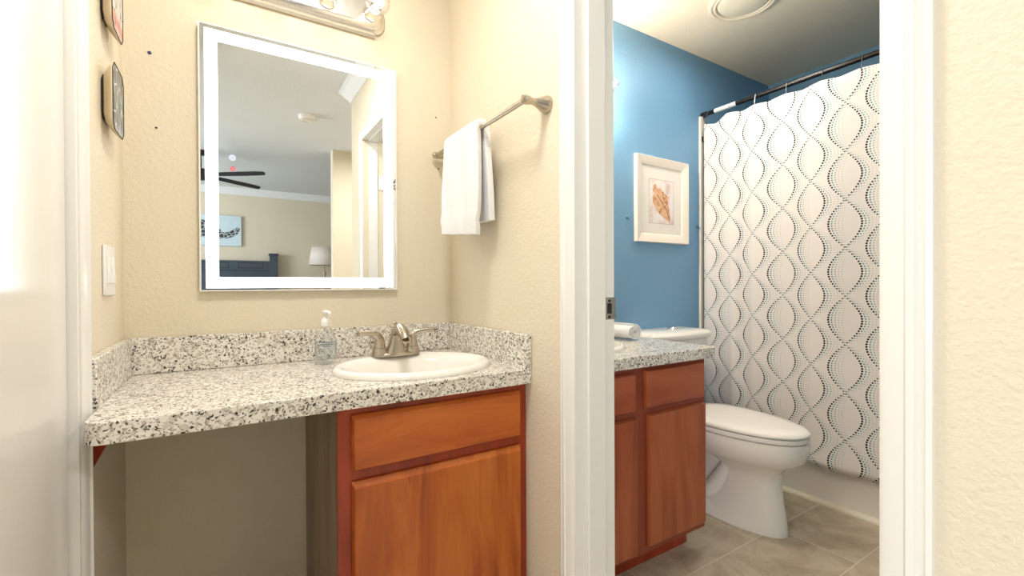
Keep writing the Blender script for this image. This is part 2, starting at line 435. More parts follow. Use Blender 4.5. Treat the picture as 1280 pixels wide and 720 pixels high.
# ------------------------------------------------------------------ main vanity
from mathutils import geometry
def slab_with_hole(outline, cx, cy, a, b, z0, z1):
    bm = bmesh.new(); n = 48
    o = [bm.verts.new((x, y_, z1)) for x, y_ in outline]
    e = [bm.verts.new((cx+a*cos(2*pi*k/n), cy+b*sin(2*pi*k/n), z1)) for k in range(n)]
    es = [bm.edges.new((o[i], o[(i+1) % len(o)])) for i in range(len(o))]+[bm.edges.new((e[i], e[(i+1) % n])) for i in range(n)]
    bmesh.ops.triangle_fill(bm, edges=es, use_beauty=True)
    r = bmesh.ops.extrude_face_region(bm, geom=bm.faces[:])
    for v in r['geom']:
        if isinstance(v, bmesh.types.BMVert): v.co.z = z0
    mb = MB(); bm.verts.index_update()
    mb.v = [tuple(v.co) for v in bm.verts]; mb.f = [tuple(v.index for v in f.verts) for f in bm.faces]; bm.free(); return mb
CT, CB = H-.250, H-.292                    # counter top / underside
FY = 1.107
ct = thing('granite_countertop', (.25, 1.4, CB), 'long speckled granite countertop with rounded left corner beneath the lit mirror', 'countertop')
cr = .035
outl = [(-.226+cr-cr*cos(t), FY+cr-cr*sin(t)) for t in [i*pi/2/6 for i in range(7)]]+[(.745, FY), (.745, BY-.001), (LX+.001, BY-.001), (LX+.001, 1.2365), (-.226, 1.2365)]
obj('slab', slab_with_hole(outl, .49, 1.34, .215, .172, CB, CT), M_granite, ct, bevel=.003)
SZ = H-.146
obj('back_splash', MB().box(LX+.001, .745, BY-.020, BY-.001, CT+.0005, SZ), M_granite, ct, bevel=.002)
obj('side_splash', MB().box(.745, WX-.001, FY-.003, BY-.001, CB, SZ), M_granite, ct, bevel=.002)
obj('side_splash', MB().box(LX+.001, LX+.020, 1.237, BY-.020, CT+.0005, SZ), M_granite, ct, bevel=.002)
# cabinet
cab = thing('vanity_cabinet', (.495, 1.4, 0), 'cherry wood vanity cabinet with grey side under the main sink', 'cabinet')
X0, X1, FYc = .222, .763, 1.135
obj('side_panel', MB().box(X0, X0+.016, FYc+.019, BY-.014, 0, CB-.001), M_side, cab)
obj('side_panel', MB().box(X1-.016, X1, FYc+.019, BY-.014, 0, CB-.001), M_side, cab)
obj('bottom_panel', MB().box(X0+.016, X1-.016, FYc+.019, BY-.014, .118, .134), M_side, cab)
mb = MB(); mb.box(X0, X0+.040, FYc, FYc+.019, .118, CB-.001); mb.box(X1-.040, X1, FYc, FYc+.019, .118, CB-.001)
for z0, z1 in ((.118, .155), (H-.490, H-.440), (H-.330, CB-.001)): mb.box(X0+.040, X1-.040, FYc+.0004, FYc+.0186, z0, z1)
obj('face_frame', mb, M_frame, cab)
obj('toe_kick', MB().box(X0+.016, X1-.016, FYc+.075, FYc+.09, 0, .118), M_frame, cab)
def slab_front(name, x0, x1, yb, z0, z1, mat, par, top=.014, side=.006, t=.018):
    """overlay front: bevelled top and bottom finger edges"""
    mb = MB(); yf = yb-t
    back = [(x0, yb, z0), (x1, yb, z0), (x1, yb, z1), (x0, yb, z1)]
    mid = [(x0, yb-t*.35, z0), (x1, yb-t*.35, z0), (x1, yb-t*.35, z1), (x0, yb-t*.35, z1)]
    fr = [(x0+side, yf, z0+side), (x1-side, yf, z0+side), (x1-side, yf, z1-top), (x0+side, yf, z1-top)]
    mb.loft([back, mid, fr]); return obj(name, mb, mat, par, bevel=.0015)
slab_front('drawer_front', .252, .738, FYc-.0005, H-.449, H-.312, M_woodx, cab, .010)
dr = slab_front('door', .252, .738, FYc-.0005, .135, H-.474, M_wood, cab, .014)
obj('chip_mark', MB().add([(.3895, FYc-.0190, H-.4875), (.3945, FYc-.0190, H-.4875), (.3925, FYc-.0190, H-.512)], [(0, 1, 2)]), M_frame, dr, fixn=False)
# sink
def basin(par_name, cx, cy, a, b, zt, label, dy=-.022):
    t = thing(par_name, (cx, cy, zt), label, 'sink')
    S_ = [(1, 1, 0, .0005), (1.0, 1.0, 0, .006), (.985, .98, 0, .013), (.955, .945, 0, .017), (.915, .89, 0, .017), (.885, .845, .3, .014), (.86, .80, .8, .006), (.835, .765, 1, -.008), (.80, .72, 1, -.04), (.70, .62, 1, -.085), (.50, .44, 1, -.118), (.25, .22, 1, -.132), (.09, .10, 1, -.135)]
    n = 64; rings = [[(cx+a*p*cos(2*pi*k/n), cy+b*q*sin(2*pi*k/n)+dy*s_, zt+h) for k in range(n)] for p, q, s_, h in S_]
    outer = [[(cx+a*p*cos(2*pi*k/n), cy+b*q*sin(2*pi*k/n)+dy*s_, zt+h) for k in range(n)] for p, q, s_, h in
             [(.10, .11, 1, -.145), (.30, .27, 1, -.142), (.55, .49, 1, -.128), (.74, .67, 1, -.095), (.835, .76, 1, -.05), (.86, .80, .8, -.01), (.87, .81, .3, .0005)]]
    mb = MB().loft(outer+rings, True)
    obj('bowl', mb, M_porc, t)
    obj('drain', MB().lathe([(.024, 0), (.024, .003), (.016, .004), (.012, .002), (.001, .002)], (cx, cy+dy, zt-.1345), 24), M_chrome, t)
    return t
basin('oval_sink', .49, 1.34, .240, .200, CT, 'white oval drop-in sink in the long counter under the lit mirror')
# faucet
fz = CT+.0165; fx, fy = .483, 1.500
fc = thing('faucet', (fx, fy, fz), 'brushed nickel two-handle faucet on the back rim of the main sink', 'faucet')
mb = MB(); n = 40
def oval(cx, cy, hx, hy, z, p=2.6):
    out = []
    for k in range(n):
        a = 2*pi*k/n; c_, s_ = cos(a), sin(a)
        out.append((cx+hx*abs(c_)**(2/p)*(1 if c_ >= 0 else -1), cy+hy*abs(s_)**(2/p)*(1 if s_ >= 0 else -1), z))
    return out
mb.loft([oval(fx, fy, .080, .030, fz), oval(fx, fy, .078, .029, fz+.006), oval(fx, fy, .070, .024, fz+.011)])
obj('base_plate', mb, M_nickel, fc)
for s_ in (-1, 1):
    hx = fx+s_*.056
    obj('handle_base', MB().lathe([(.0265, .004), (.0250, .014), (.0225, .024), (.0210, .028)], (hx, fy, fz), 28), M_nickel, fc)
    mb = MB().lathe([(.0200, .0292), (.0188, .036), (.0150, .052), (.0140, .058)], (hx, fy, fz), 28)
    mb.tube([(hx-s_*.004, fy, fz+.044), (hx+s_*.001, fy-.001, fz+.060), (hx+s_*.010, fy-.004, fz+.072), (hx+s_*.030, fy-.009, fz+.079), (hx+s_*.072, fy-.018, fz+.082)], [.015, .0145, .0115, .0086, .0076], 14, 5)
    obj('lever_handle', mb, M_nickel, fc)
mb = MB()
mb.loft([oval(fx, fy+.004, .040, .024, fz+.006), oval(fx, fy+.004, .032, .022, fz+.022), oval(fx, fy+.002, .023, .020, fz+.045), oval(fx, fy, .019, .018, fz+.066), oval(fx, fy-.006, .016, .016, fz+.084), oval(fx, fy-.014, .010, .012, fz+.093)])
mb.tube([(fx, fy, fz+.066), (fx, fy-.016, fz+.086), (fx, fy-.045, fz+.092), (fx, fy-.078, fz+.080), (fx, fy-.100, fz+.060)], [.017, .0185, .018, .0175, .0145], 18, 6)
mb.lathe([(.012, 0), (.011, -.006), (.004, -.006)], (fx, fy-.100, fz+.058), 18)
obj('spout', mb, M_nickel, fc)
mb = MB().lathe([(.003, .07), (.003, .10), (.006, .102), (.006, .109), (.002, .112)], (fx, fy+.014, fz), 12); obj('lift_rod', mb, M_nickel, fc)
# soap bottle
bx, by = .268, 1.545
sb = thing('soap_bottle', (bx, by, CT), 'clear pump bottle with pale blue soap standing left of the main sink', 'soap bottle')
def bot(hx, hy, z): return oval(bx, by, hx, hy, CT+z, 2.7)
obj('bottle', MB().loft([bot(.020, .014, .0008), bot(.025, .018, .003), bot(.031, .020, .020), bot(.034, .021, .045), bot(.033, .021, .075), bot(.027, .018, .095), bot(.017, .014, .112), bot(.0125, .0125, .120), bot(.0125, .0125, .124)]), M_bottle, sb)
obj('soap', MB().loft([bot(.021, .012, .004), bot(.029, .018, .022), bot(.032, .019, .045), bot(.0315, .019, .070)]), M_liquid, sb)
M_print = plain('bottle_print', (120, 130, 142), .5)
mb = MB()
for q, (wd, zz) in enumerate(((.017, .070), (.020, .064), (.013, .058))): mb.box(bx-wd, bx+wd, by-.0216, by-.0212, CT+zz, CT+zz+.0035)
obj('printed_mark', mb, M_print, sb)
mb = MB().lathe([(.0150, .122), (.0150, .136), (.013, .140), (.010, .146), (.0055, .149), (.0050, .160), (.009, .163), (.010, .170), (.003, .173)], (bx, by, CT), 24)
mb.tube([(bx-.004, by, CT+.166), (bx+.006, by-.022, CT+.167), (bx+.007, by-.033, CT+.161)], [.0055, .0045, .0035], 12, 4)
obj('pump', mb, M_white, sb)
obj('dip_tube', MB().lathe([(.002, .01), (.002, .122)], (bx, by, CT), 10), M_white, sb)
# brace under the counter
mb = MB().prism([(LX+.001, CB-.001), (LX+.048, CB-.001), (LX+.001, CB-.098)], 'y', 1.285, 1.303)
tag(obj('corner_brace', mb, M_frame), 'triangular brown wooden brace under the left end of the granite counter', 'bracket')

# ------------------------------------------------------------------ lit mirror
mx0, mx1, mz0, mz1 = -.066, .536, H-.012, H+.797
my = 1.652
mi = thing('lighted_mirror', ((mx0+mx1)/2, BY, mz0), 'rectangular mirror with glowing white light band above the main sink', 'mirror')
obj('housing', MB().box(mx0+.002, mx1-.002, my+.004, BY-.0008, mz0+.002, mz1-.002), M_white, mi)
obj('glass', MB().box(mx0, mx1, my, my+.0038, mz0, mz1), M_mirror, mi)
def ring_frame(x0, x1, z0, z1, wd, y0, y1):
    mb = MB(); mb.loft([[(x0, y0, z0), (x1, y0, z0), (x1, y0, z1), (x0, y0, z1)], [(x0+wd, y0, z0+wd), (x1-wd, y0, z0+wd), (x1-wd, y0, z1-wd), (x0+wd, y0, z1-wd)],
             [(x0+wd, y1, z0+wd), (x1-wd, y1, z0+wd), (x1-wd, y1, z1-wd), (x0+wd, y1, z1-wd)], [(x0, y1, z0), (x1, y1, z0), (x1, y1, z1), (x0, y1, z1)], [(x0, y0, z0), (x1, y0, z0), (x1, y0, z1), (x0, y0, z1)]], cap=False); return mb
obj('light_band', ring_frame(mx0+.0135, mx1-.0135, mz0+.0075, mz1-.0135, .0335, my-.0008, my-.0001), M_led, mi)
obj('edge_trim', ring_frame(mx0-.002, mx1+.002, mz0-.002, mz1+.002, .004, my-.0012, my+.006), M_white, mi)
def flake(cx, cz, r, mat, name):
    mb = MB()
    for k in range(6):
        a = k*pi/3+.26; d = (cos(a), sin(a)); p = (-sin(a), cos(a)); wd = .0007
        mb.box(-1, -1, 0, 0, 0, 0) if False else None
        pts = [(cx+d[0]*r*.3+p[0]*wd*s, my-.0004, cz+d[1]*r*.3+p[1]*wd*s) for s in (-1, 1)]+[(cx+d[0]*r+p[0]*wd*s, my-.0004, cz+d[1]*r+p[1]*wd*s) for s in (1, -1)]
        mb.add(pts, [(0, 1, 2, 3)])
    for rr in (r*.42, r*.95):
        m = 24; mb.loft([[(cx+q*cos(2*pi*k/m), my-.0003, cz+q*sin(2*pi*k/m)) for k in range(m)] for q in (rr-.0007, rr+.0007)], cap=False)
    return obj(name, mb, mat, mi, fixn=False)
flake(.018, H+.400, .0085, M_tmark, 'touch_button'); flake(.019, H+.366, .0068, M_red, 'touch_button')

# ------------------------------------------------------------------ light bars
def globe_bulb(cx, cz, yb, par):
    """socket cup and clear globe pointing to -y from the plate face yb"""
    mb = MB().lathe([(.030, 0), (.031, -.004), (.027, -.012), (.0235, -.030), (.0225, -.038), (.018, -.038), (.018, -.01)], (cx, yb, cz), 28, 'y', cap=False)
    obj('socket', mb, M_nickel2, par)
    R = .040; c = yb-.076; prof = [(.014, .042), (.0145, .036)]
    for k in range(13):
        a = radians(25)+(pi-radians(25))*k/12; prof.append((max(R*sin(a), .0005), R*cos(a)))
    b = obj('globe_bulb', MB().lathe(prof, (cx, c, cz), 28, 'y'), M_glass, par)
    mb = MB().lathe([(.006, .036), (.005, .012), (.003, .008)], (cx, c, cz), 12, 'y')
    pts = [(cx+.010*cos(k*pi/6)*.9, c-.004-.004*sin(k*1.3), cz+.010*sin(k*pi/6)) for k in range(13)]
    mb.tube(pts, .0022, 8); obj('filament', mb, M_fil, b)
def plate(cx, cz, hw, hh, bul, y0, layers):
    """stepped moulded back plate with bulging ends"""
    def outline(i, y):
        out = []; h = hh-i; e = bul*(1-i/hh*.6)
        for k in range(13):
            a = -pi/2+pi*k/12; out.append((cx+hw-i*.9+e*cos(a), y, cz+h*.80*sin(a)))
        out = [(cx+hw-i*.9, y, cz-h)]+out+[(cx+hw-i*.9, y, cz+h), (cx-hw+i*.9, y, cz+h)]
        for k in range(13):
            a = pi/2+pi*k/12; out.append((cx-hw+i*.9+e*cos(a), y, cz+h*.80*sin(a)))
        out.append((cx-hw+i*.9, y, cz-h)); return out
    rings = []
    for i, d in layers: rings.append(outline(i, y0-d))
    return MB().loft(rings)
LAY = [(0, .001), (0, .010), (.006, .014), (.006, .018), (.010, .024), (.017, .028), (.017, .032), (.023, .038), (.029, .040), (.029, .043)]
def light_bar(name, cx, cz, hw, y0, xs, label, pw):
    t = thing(name, (cx, y0, cz-.05), label, 'light fixture')
    obj('back_plate', plate(cx, cz, hw, .066, .036, y0, LAY), M_nickel2, t)
    for x in xs:
        globe_bulb(x, cz, y0-.0435, t)
        light('bulb_light', 'POINT', (x, y0-.12, cz), pw, (1, .88, .74), .022)
    return t
light_bar('vanity_light_bar', .219, H+.968, .245, BY, [.219+k*.150 for k in (-1.5, -.5, .5, 1.5)], 'brushed nickel light bar with clear globe bulbs above the lit mirror', BULB_W)
light_bar('vanity_light_bar', 1.378, H+.980, .245, BYB, [1.378+k*.150 for k in (-1.5, -.5, .5, 1.5)], 'light bar with glowing bulb on the blue wall, mostly hidden by door jamb', BATH_W)

# ------------------------------------------------------------------ towel bar and hand towel
bz = H+.505
tb = thing('towel_bar', (WX, 1.33, bz-.03), 'brushed nickel towel bar on the cream wall right of the mirror', 'towel bar')
for yy in (1.022, 1.642):
    mb = MB().lathe([(.0255, -.0005), (.0255, -.004), (.0235, -.012), (.0165, -.026), (.0105, -.042), (.0088, -.052), (.0105, -.060), (.0125, -.068), (.0125, -.078), (.0095, -.086), (.002, -.089)], (WX, yy, bz), 28, 'x')
    obj('post', mb, M_nickel, tb)
obj('rail', MB().lathe([(.0078, 1.022), (.0078, 1.642)], (WX-.073, 0, bz), 20, 'y'), M_nickel, tb)
def towel():
    xr = WX-.073; mb = MB(); path = []          # (x, z) from front hem over the rail to the back hem
    path += [(xr-.020-.006*(1-k/14), bz-.330+.330*k/14) for k in range(15)]
    path += [(xr-.020*cos(a), bz+.020*sin(a)) for a in [pi*k/8 for k in range(1, 8)]]
    path += [(xr+.020+.010*(k/13), bz-.295*k/13) for k in range(14)]
    N = len(path); y0, y1, m = 1.262, 1.512, 40; rows = []
    for j in range(m+1):
        s = j/m; row = []
        for i, (x, z) in enumerate(path):
            hang = min(1, abs(bz-z)/.20); front = i < N/2
            taper = (1-.10*(1-hang)) ; yy = 1.387+(s-.5)*(y1-y0)*taper
            rip = .005*hang*sin(s*9+.6)+.0035*hang*sin(s*21+2+(z*6))+(.004*hang if front else 0)*sin(s*14-z*9)
            band = .0045*(1 if (.047 < (z-(bz-.330)) < .052 or .062 < (z-(bz-.330)) < .067) and front else 0)
            dz = (-.024*(1-s)+.010)*hang if front else .004*s*hang
            # folded near edge: rounded roll
            ed = .010*max(0, 1-s*9) if front else 0
            row.append((x-(rip+band) + (ed if front else -ed*.5) if front else x+.3*rip, yy, z+dz))
        rows.append(row)
    vs = [p for r in rows for p in r]; fs = []
    for j in range(m):
        for i in range(N-1): a = j*N+i; fs.append((a, a+1, a+1+N, a+N))
    mb.add(vs, fs); return mb
tag(obj('hand_towel', towel(), M_terry, solid=.021, bevel=.009, seg=3), 'white folded hand towel hanging over the nickel towel bar', 'towel')

# ------------------------------------------------------------------ things on the left wall
def plaque(y0, y1, z0, z1, label, kind):
    t = thing('wall_plaque', (LX, (y0+y1)/2, z0), label, 'wall plaque', 'small picture plaques on the left wall')
    ch = .018
    def oct_(i, x): 
        a0, a1, b0, b1 = y0+i, y1-i, z0+i, z1-i
        return [(x, a0+ch, b0), (x, a1-ch, b0), (x, a1, b0+ch), (x, a1, b1-ch), (x, a1-ch, b1), (x, a0+ch, b1), (x, a0, b1-ch), (x, a0, b0+ch)]
    obj('shadow_gap', MB().loft([oct_(.026, LX+.0005), oct_(.026, LX+.006)]), M_dark, t)  # dark layer standing in for the shadow gap behind the block
    obj('block', MB().loft([oct_(.020, LX+.006), oct_(.016, LX+.009), oct_(.001, LX+.022), oct_(0, LX+.025)]), M_creamside, t, bevel=.0015)
    q = NT('plaque_picture_'+kind); co = q.co()
    v = q.n('ShaderNodeTexVoronoi'); v.feature = 'DISTANCE_TO_EDGE'; v.inputs['Scale'].default_value = 34; q.l(q.co((1, 1, .5)), v.inputs['Vector'])
    sp_ = q.n('ShaderNodeSeparateXYZ'); q.l(co, sp_.inputs[0])
    hgt = z1-z0; fz_ = q.math('DIVIDE', sp_.outputs[2], hgt)
    if kind == 'dark': base = q.ramp(q.math('ADD', fz_, q.math('MULTIPLY', q.noise(30), .2)), [(.10, lin((190, 194, 202))), (.28, lin((66, 72, 92))), (.62, lin((60, 100, 84))), (.72, lin((120, 122, 126))), (.95, lin((84, 78, 70)))])
    else: base = q.ramp(q.math('ADD', fz_, q.math('MULTIPLY', q.noise(30), .2)), [(.10, lin((225, 214, 212))), (.3, lin((206, 84, 70))), (.40, lin((220, 214, 208))), (.8, lin((196, 190, 184)))])
    base = q.mix(q.math('LESS_THAN', v.outputs['Distance'], .035), base, lin((222, 222, 220) if kind == 'dark' else (100, 96, 92)))
    obj('picture', MB().loft([oct_(.004, LX+.0251), oct_(.004, LX+.0257)]), q.set(base, .3), t)
    mb = MB()
    for i in range(8):                       # black worn rim
        a = oct_(.001, LX+.0257)[i]; b = oct_(.001, LX+.0257)[(i+1) % 8]; mb.tube([a, b], .0011, 6)
    obj('rim', mb, M_dark, t)
plaque(1.385, 1.515, H+.372, H+.532, 'small picture plaque with dark scene on left wall, lower of two', 'dark')
plaque(1.385, 1.515, H+.612, H+.772, 'small pale picture plaque with red spot on left wall, upper of two', 'pale')
sw = thing('light_switch', (LX, 1.46, H-.02), 'white double light switch plate on the left wall above the counter', 'light switch')
obj('cover_plate', MB().box(LX+.0005, LX+.006, 1.405, 1.515, H-.020, H+.100), M_white, sw, bevel=.002)
for yy in (1.436, 1.484):
    obj('rocker', MB().loft([[(LX+.006, yy-.016, H+.008), (LX+.006, yy+.016, H+.008), (LX+.006, yy+.016, H+.074), (LX+.006, yy-.016, H+.074)], [(LX+.0105, yy-.015, H+.010), (LX+.0105, yy+.015, H+.010), (LX+.0075, yy+.015, H+.072), (LX+.0075, yy-.015, H+.072)]]), M_white, sw, bevel=.0008)

def anchor(x, y_, z, r, mat, label, grp=None):
    mb = MB().lathe([(r, 0), (r, -.0012), (r*.55, -.0022), (r*.3, -.0012), (r*.1, -.0012)], (x, y_-.0003, z), 14, 'y')
    return tag(obj('wall_anchor', mb, mat), label, 'wall anchor', grp)
M_navy = plain('navy_plastic', (60, 66, 120), .5)
anchor(-.184, BY, H+.678, .0048, M_navy, 'dark blue screw anchor in cream wall left of lit mirror')
anchor(-.134, BY, H+.656, .0042, M_paint, 'cream wall anchor just right of the dark blue anchor')
anchor(-.170, BY, H+.464, .0028, M_dark, 'tiny dark screw hole anchor low between plaque and lit mirror')
anchor(.703, BY, H+.663, .0028, M_dark, 'tiny dark screw anchor in back wall above the towel bar end')
anchor(.712, BY, H+.462, .0028, M_dark, 'tiny dark screw anchor in back wall below the towel bar end')

# ------------------------------------------------------------------ added fill lamps, bathroom ceiling light
hl = thing('fill_lamp', (.25, .78, 2.43), 'added round fill lamp on the hall ceiling, out of view', 'ceiling lamp')  # unseen fitting added to carry the hall fill
obj('lamp_base', MB().lathe([(.175, .0595), (.175, .035), (.165, .03)], (.25, .78, 2.43), 40), M_white, hl)
obj('diffuser', MB().lathe([(.160, .034), (.160, .020), (.150, .005), (.10, -.004), (.001, -.008)], (.25, .78, 2.43), 40), M_diff, hl)
hl = thing('fill_lamp', (1.25, -.78, 2.43), 'added round fill lamp on the bedroom ceiling, out of view', 'ceiling lamp')  # unseen fitting added to carry the bedroom fill
obj('lamp_base', MB().lathe([(.135, .0595), (.135, .035), (.125, .03)], (1.25, -.78, 2.43), 40), M_white, hl)
obj('diffuser', MB().lathe([(.120, .034), (.120, .020), (.110, .005), (.08, -.004), (.001, -.008)], (1.25, -.78, 2.43), 40), M_diff, hl)
fl = thing('ceiling_fan_light', (2.16, 1.28, 2.45), 'round white ventilation light on the bathroom ceiling', 'ceiling light')
obj('ring', MB().lathe([(.158, .0395), (.158, .028), (.150, .022), (.142, .022), (.136, .028), (.130, .022), (.124, .022), (.120, .03), (.118, .0395)], (2.16, 1.28, 2.45), 48, cap=False), plain('cream_plastic', (226, 216, 196), .5), fl)
obj('lens', MB().lathe([(.119, .034), (.110, .022), (.07, .014), (.001, .011)], (2.16, 1.28, 2.45), 48), plain('frosted_lens', (226, 220, 200), .4), fl)

# ------------------------------------------------------------------ bathroom vanity
bct = thing('granite_countertop', (1.3, 1.4, CB), 'short speckled granite countertop in the bathroom beside the toilet', 'countertop')
bo = [(BX0+.001, 1.098), (1.648, 1.098), (1.660, 1.103), (1.668, 1.115), (1.668, BYB-.001), (BX0+.001, BYB-.001)]
obj('slab', slab_with_hole(bo, 1.165, 1.375, .180, .150, CB, CT), M_granite, bct, bevel=.003)
basin('oval_sink', 1.165, 1.375, .205, .175, CT, 'white oval sink edge in the bathroom counter beside the rolled towel')
bc = thing('vanity_cabinet', (1.28, 1.4, 0), 'reddish cherry bathroom vanity cabinet beside the toilet', 'cabinet')
bX0, bX1, bF = BX0+.065, 1.642, 1.138
obj('side_panel', MB().box(bX0, bX0+.016, bF+.019, BYB-.014, .0, CB-.001), M_wood2, bc)
mb = MB().prism([(bF+.019, .118), (bF+.085, .118), (bF+.085, 0), (BYB-.014, 0), (BYB-.014, CB-.001), (bF+.019, CB-.001)], 'x', bX1-.016, bX1); obj('side_panel', mb, M_wood2, bc)
obj('bottom_panel', MB().box(bX0+.016, bX1-.016, bF+.019, BYB-.014, .118, .132), M_wood2, bc)
mb = MB()
mb.box(bX0, bX0+.03, bF, bF+.019, .106, CB-.001); mb.box(1.225, 1.305, bF, bF+.019, .106, CB-.001); mb.box(bX1-.03, bX1, bF, bF+.019, .106, CB-.001)
for z0, z1 in ((.106, .150), (H-.490, H-.440), (H-.330, CB-.001)):
    mb.box(bX0+.03, 1.225, bF+.0004, bF+.0186, z0, z1); mb.box(1.305, bX1-.03, bF+.0004, bF+.0186, z0, z1)
obj('face_frame', mb, plain('red_brown_frame', (146, 66, 42), .35, var=.25), bc)
obj('toe_kick', MB().box(bX0+.016, bX1-.016, bF+.085, bF+.1, 0, .118), M_frame, bc)
slab_front('drawer_front', bX0+.014, 1.228, bF-.0005, H-.454, H-.315, M_wood2x, bc, .006)
slab_front('drawer_front', 1.280, 1.622, bF-.0005, H-.452, H-.310, M_wood2x, bc, .006)
slab_front('door', bX0+.014, 1.238, bF-.0005, H-.968, H-.476, M_wood2, bc, .006)
slab_front('door', 1.297, 1.630, bF-.0005, H-.958, H-.473, M_wood2, bc, .006)
# rolled towel
def roll():
    mb = MB(); cx, cz = 1.545, CT+.0385; pts = []; n_ = 90
    for k in range(n_+1):
        a = k/n_*2*pi*3.0+pi*.5; r = .009+.029*k/n_; pts.append((cx+r*1.25*cos(a), cz+r*.97*sin(a)))
    inner = []
    for k, (x, z) in enumerate(pts):
        dx, dz = x-cx, z-cz; L = math.hypot(dx, dz); inner.append((x-dx/L*.0072, z-dz/L*.0072))
    poly = pts+inner[::-1]; ys = [1.42+.24*i/10 for i in range(11)]
    rings = [[(p[0]+.002*sin(y_*40+i*.2), y_, p[1]) for i, p in enumerate(poly)] for y_ in ys]
    m = len(poly); vs = [p for r in rings for p in r]; fs = []
    for i in range(len(ys)-1):
        for j in range(m): a, b = i*m+j, i*m+(j+1) % m; fs.append((a, b, b+m, a+m))
    h = len(pts)
    for b0 in (0, (len(ys)-1)*m):
        for k in range(h-1): fs.append((b0+k, b0+k+1, b0+m-2-k, b0+m-1-k))
    mb.add(vs, fs); return mb
tag(obj('rolled_towel', roll(), M_terry), 'white rolled towel on the bathroom counter behind the sink', 'towel')

# ------------------------------------------------------------------ toilet
TX = 2.03
tt = thing('toilet', (TX, 1.35, 0), 'white two-piece toilet with closed lid between vanity and shower curtain', 'toilet')
def egg(w_, yf, yb, z, n_=48, p=2.2):
    yc = yb-(yb-yf)*.40; out = []
    for k in range(n_):
        a = 2*pi*k/n_; s_, c_ = sin(a), cos(a)
        x = w_*abs(s_)**(2/p)*(1 if s_ >= 0 else -1)
        yy = yc-(yc-yf)*abs(c_)**(2/(2.0 if c_ > 0 else 3))*(1 if c_ >= 0 else 0) + ((yb-yc)*abs(c_)**(2/3) if c_ < 0 else 0)
        out.append((TX+x, yy, z))
    return out
mb = MB()
mb.loft([egg(.104, 1.010, 1.42, .0005), egg(.104, 1.010, 1.42, .018), egg(.100, 1.014, 1.40, .05), egg(.090, 1.030, 1.34, .14), egg(.088, 1.038, 1.30, .22), egg(.094, 1.036, 1.30, .265), egg(.115, 1.010, 1.36, .292), egg(.148, .972, 1.44, .312), egg(.172, .945, 1.48, .338), egg(.181, .935, 1.50, .370), egg(.183, .932, 1.50, .400), egg(.180, .935, 1.50, .418), egg(.165, .955, 1.49, .424)])
obj('bowl', mb, M_porc, tt)
mb = MB()
mb.loft([egg(.104, 1.05, 1.60, .0006), egg(.104, 1.05, 1.60, .055), egg(.090, 1.07, 1.59, .068)])
def rr(hx, y0, y1, z, p=4): return [(TX+a, b, z) for a, b in [(hx*abs(cos(2*pi*k/32))**(2/p)*(1 if cos(2*pi*k/32) >= 0 else -1), (y0+y1)/2+(y1-y0)/2*abs(sin(2*pi*k/32))**(2/p)*(1 if sin(2*pi*k/32) >= 0 else -1)) for k in range(32)]]
mb.loft([rr(.055, 1.22, 1.56, .06), rr(.050, 1.22, 1.54, .20), rr(.090, 1.22, 1.60, .32), rr(.120, 1.30, 1.68, .40), rr(.130, 1.36, 1.70, .424)])
mb.tube([(TX-.060, 1.24, .25), (TX-.072, 1.31, .13), (TX-.072, 1.38, .10), (TX-.070, 1.44, .16), (TX-.066, 1.49, .27), (TX-.060, 1.55, .30), (TX-.055, 1.59, .22), (TX-.05, 1.60, .06)], [.035, .040, .042, .044, .044, .042, .040, .042], 16, 5)
obj('base', mb, M_porc, tt)
def eggr(s, z): return egg(.184*s, .932+(1-s)*.25, 1.49-(1-s)*.2, z)
obj('seat', MB().loft([eggr(.985, .4235), eggr(1.0, .427), eggr(1.0, .441), eggr(.985, .444)]), M_porc, tt)
obj('lid', MB().loft([eggr(.97, .4465), eggr(1.005, .449), eggr(1.01, .456), eggr(.99, .463), eggr(.94, .469), eggr(.7, .474), eggr(.3, .476)]), M_porc, tt)
for s_ in (-1, 1): obj('hinge', MB().lathe([(.012, -.03), (.012, .03)], (TX+s_*.075, 1.475, .452), 16, 'x'), M_porc, tt)
def tk(hx, y0, y1, z, bow=.02, n_=14):
    pts = [(TX-hx+2*hx*k/n_, y0-bow*(1-(2*k/n_-1)**2)) for k in range(n_+1)]
    return [(a, b, z) for a, b in pts]+[(TX+hx, y1, z), (TX-hx, y1, z)]
obj('tank', MB().loft([tk(.190, 1.565, 1.725, .424), tk(.200, 1.555, 1.727, .50), tk(.222, 1.545, 1.728, .70), tk(.228, 1.542, 1.728, .800)]), M_porc, tt, bevel=.012, seg=4)
obj('tank_lid', MB().loft([tk(.236, 1.532, 1.732, .801, .026), tk(.242, 1.526, 1.734, .812, .028), tk(.242, 1.526, 1.734, .826, .028), tk(.232, 1.536, 1.728, .840, .026), tk(.20, 1.56, 1.71, .847, .02)]), M_porc, tt, bevel=.003)
obj('flush_button', MB().lathe([(.028, .845), (.028, .853), (.024, .857), (.003, .858)], (TX+.045, 1.635, 0), 28), M_chrome, tt)

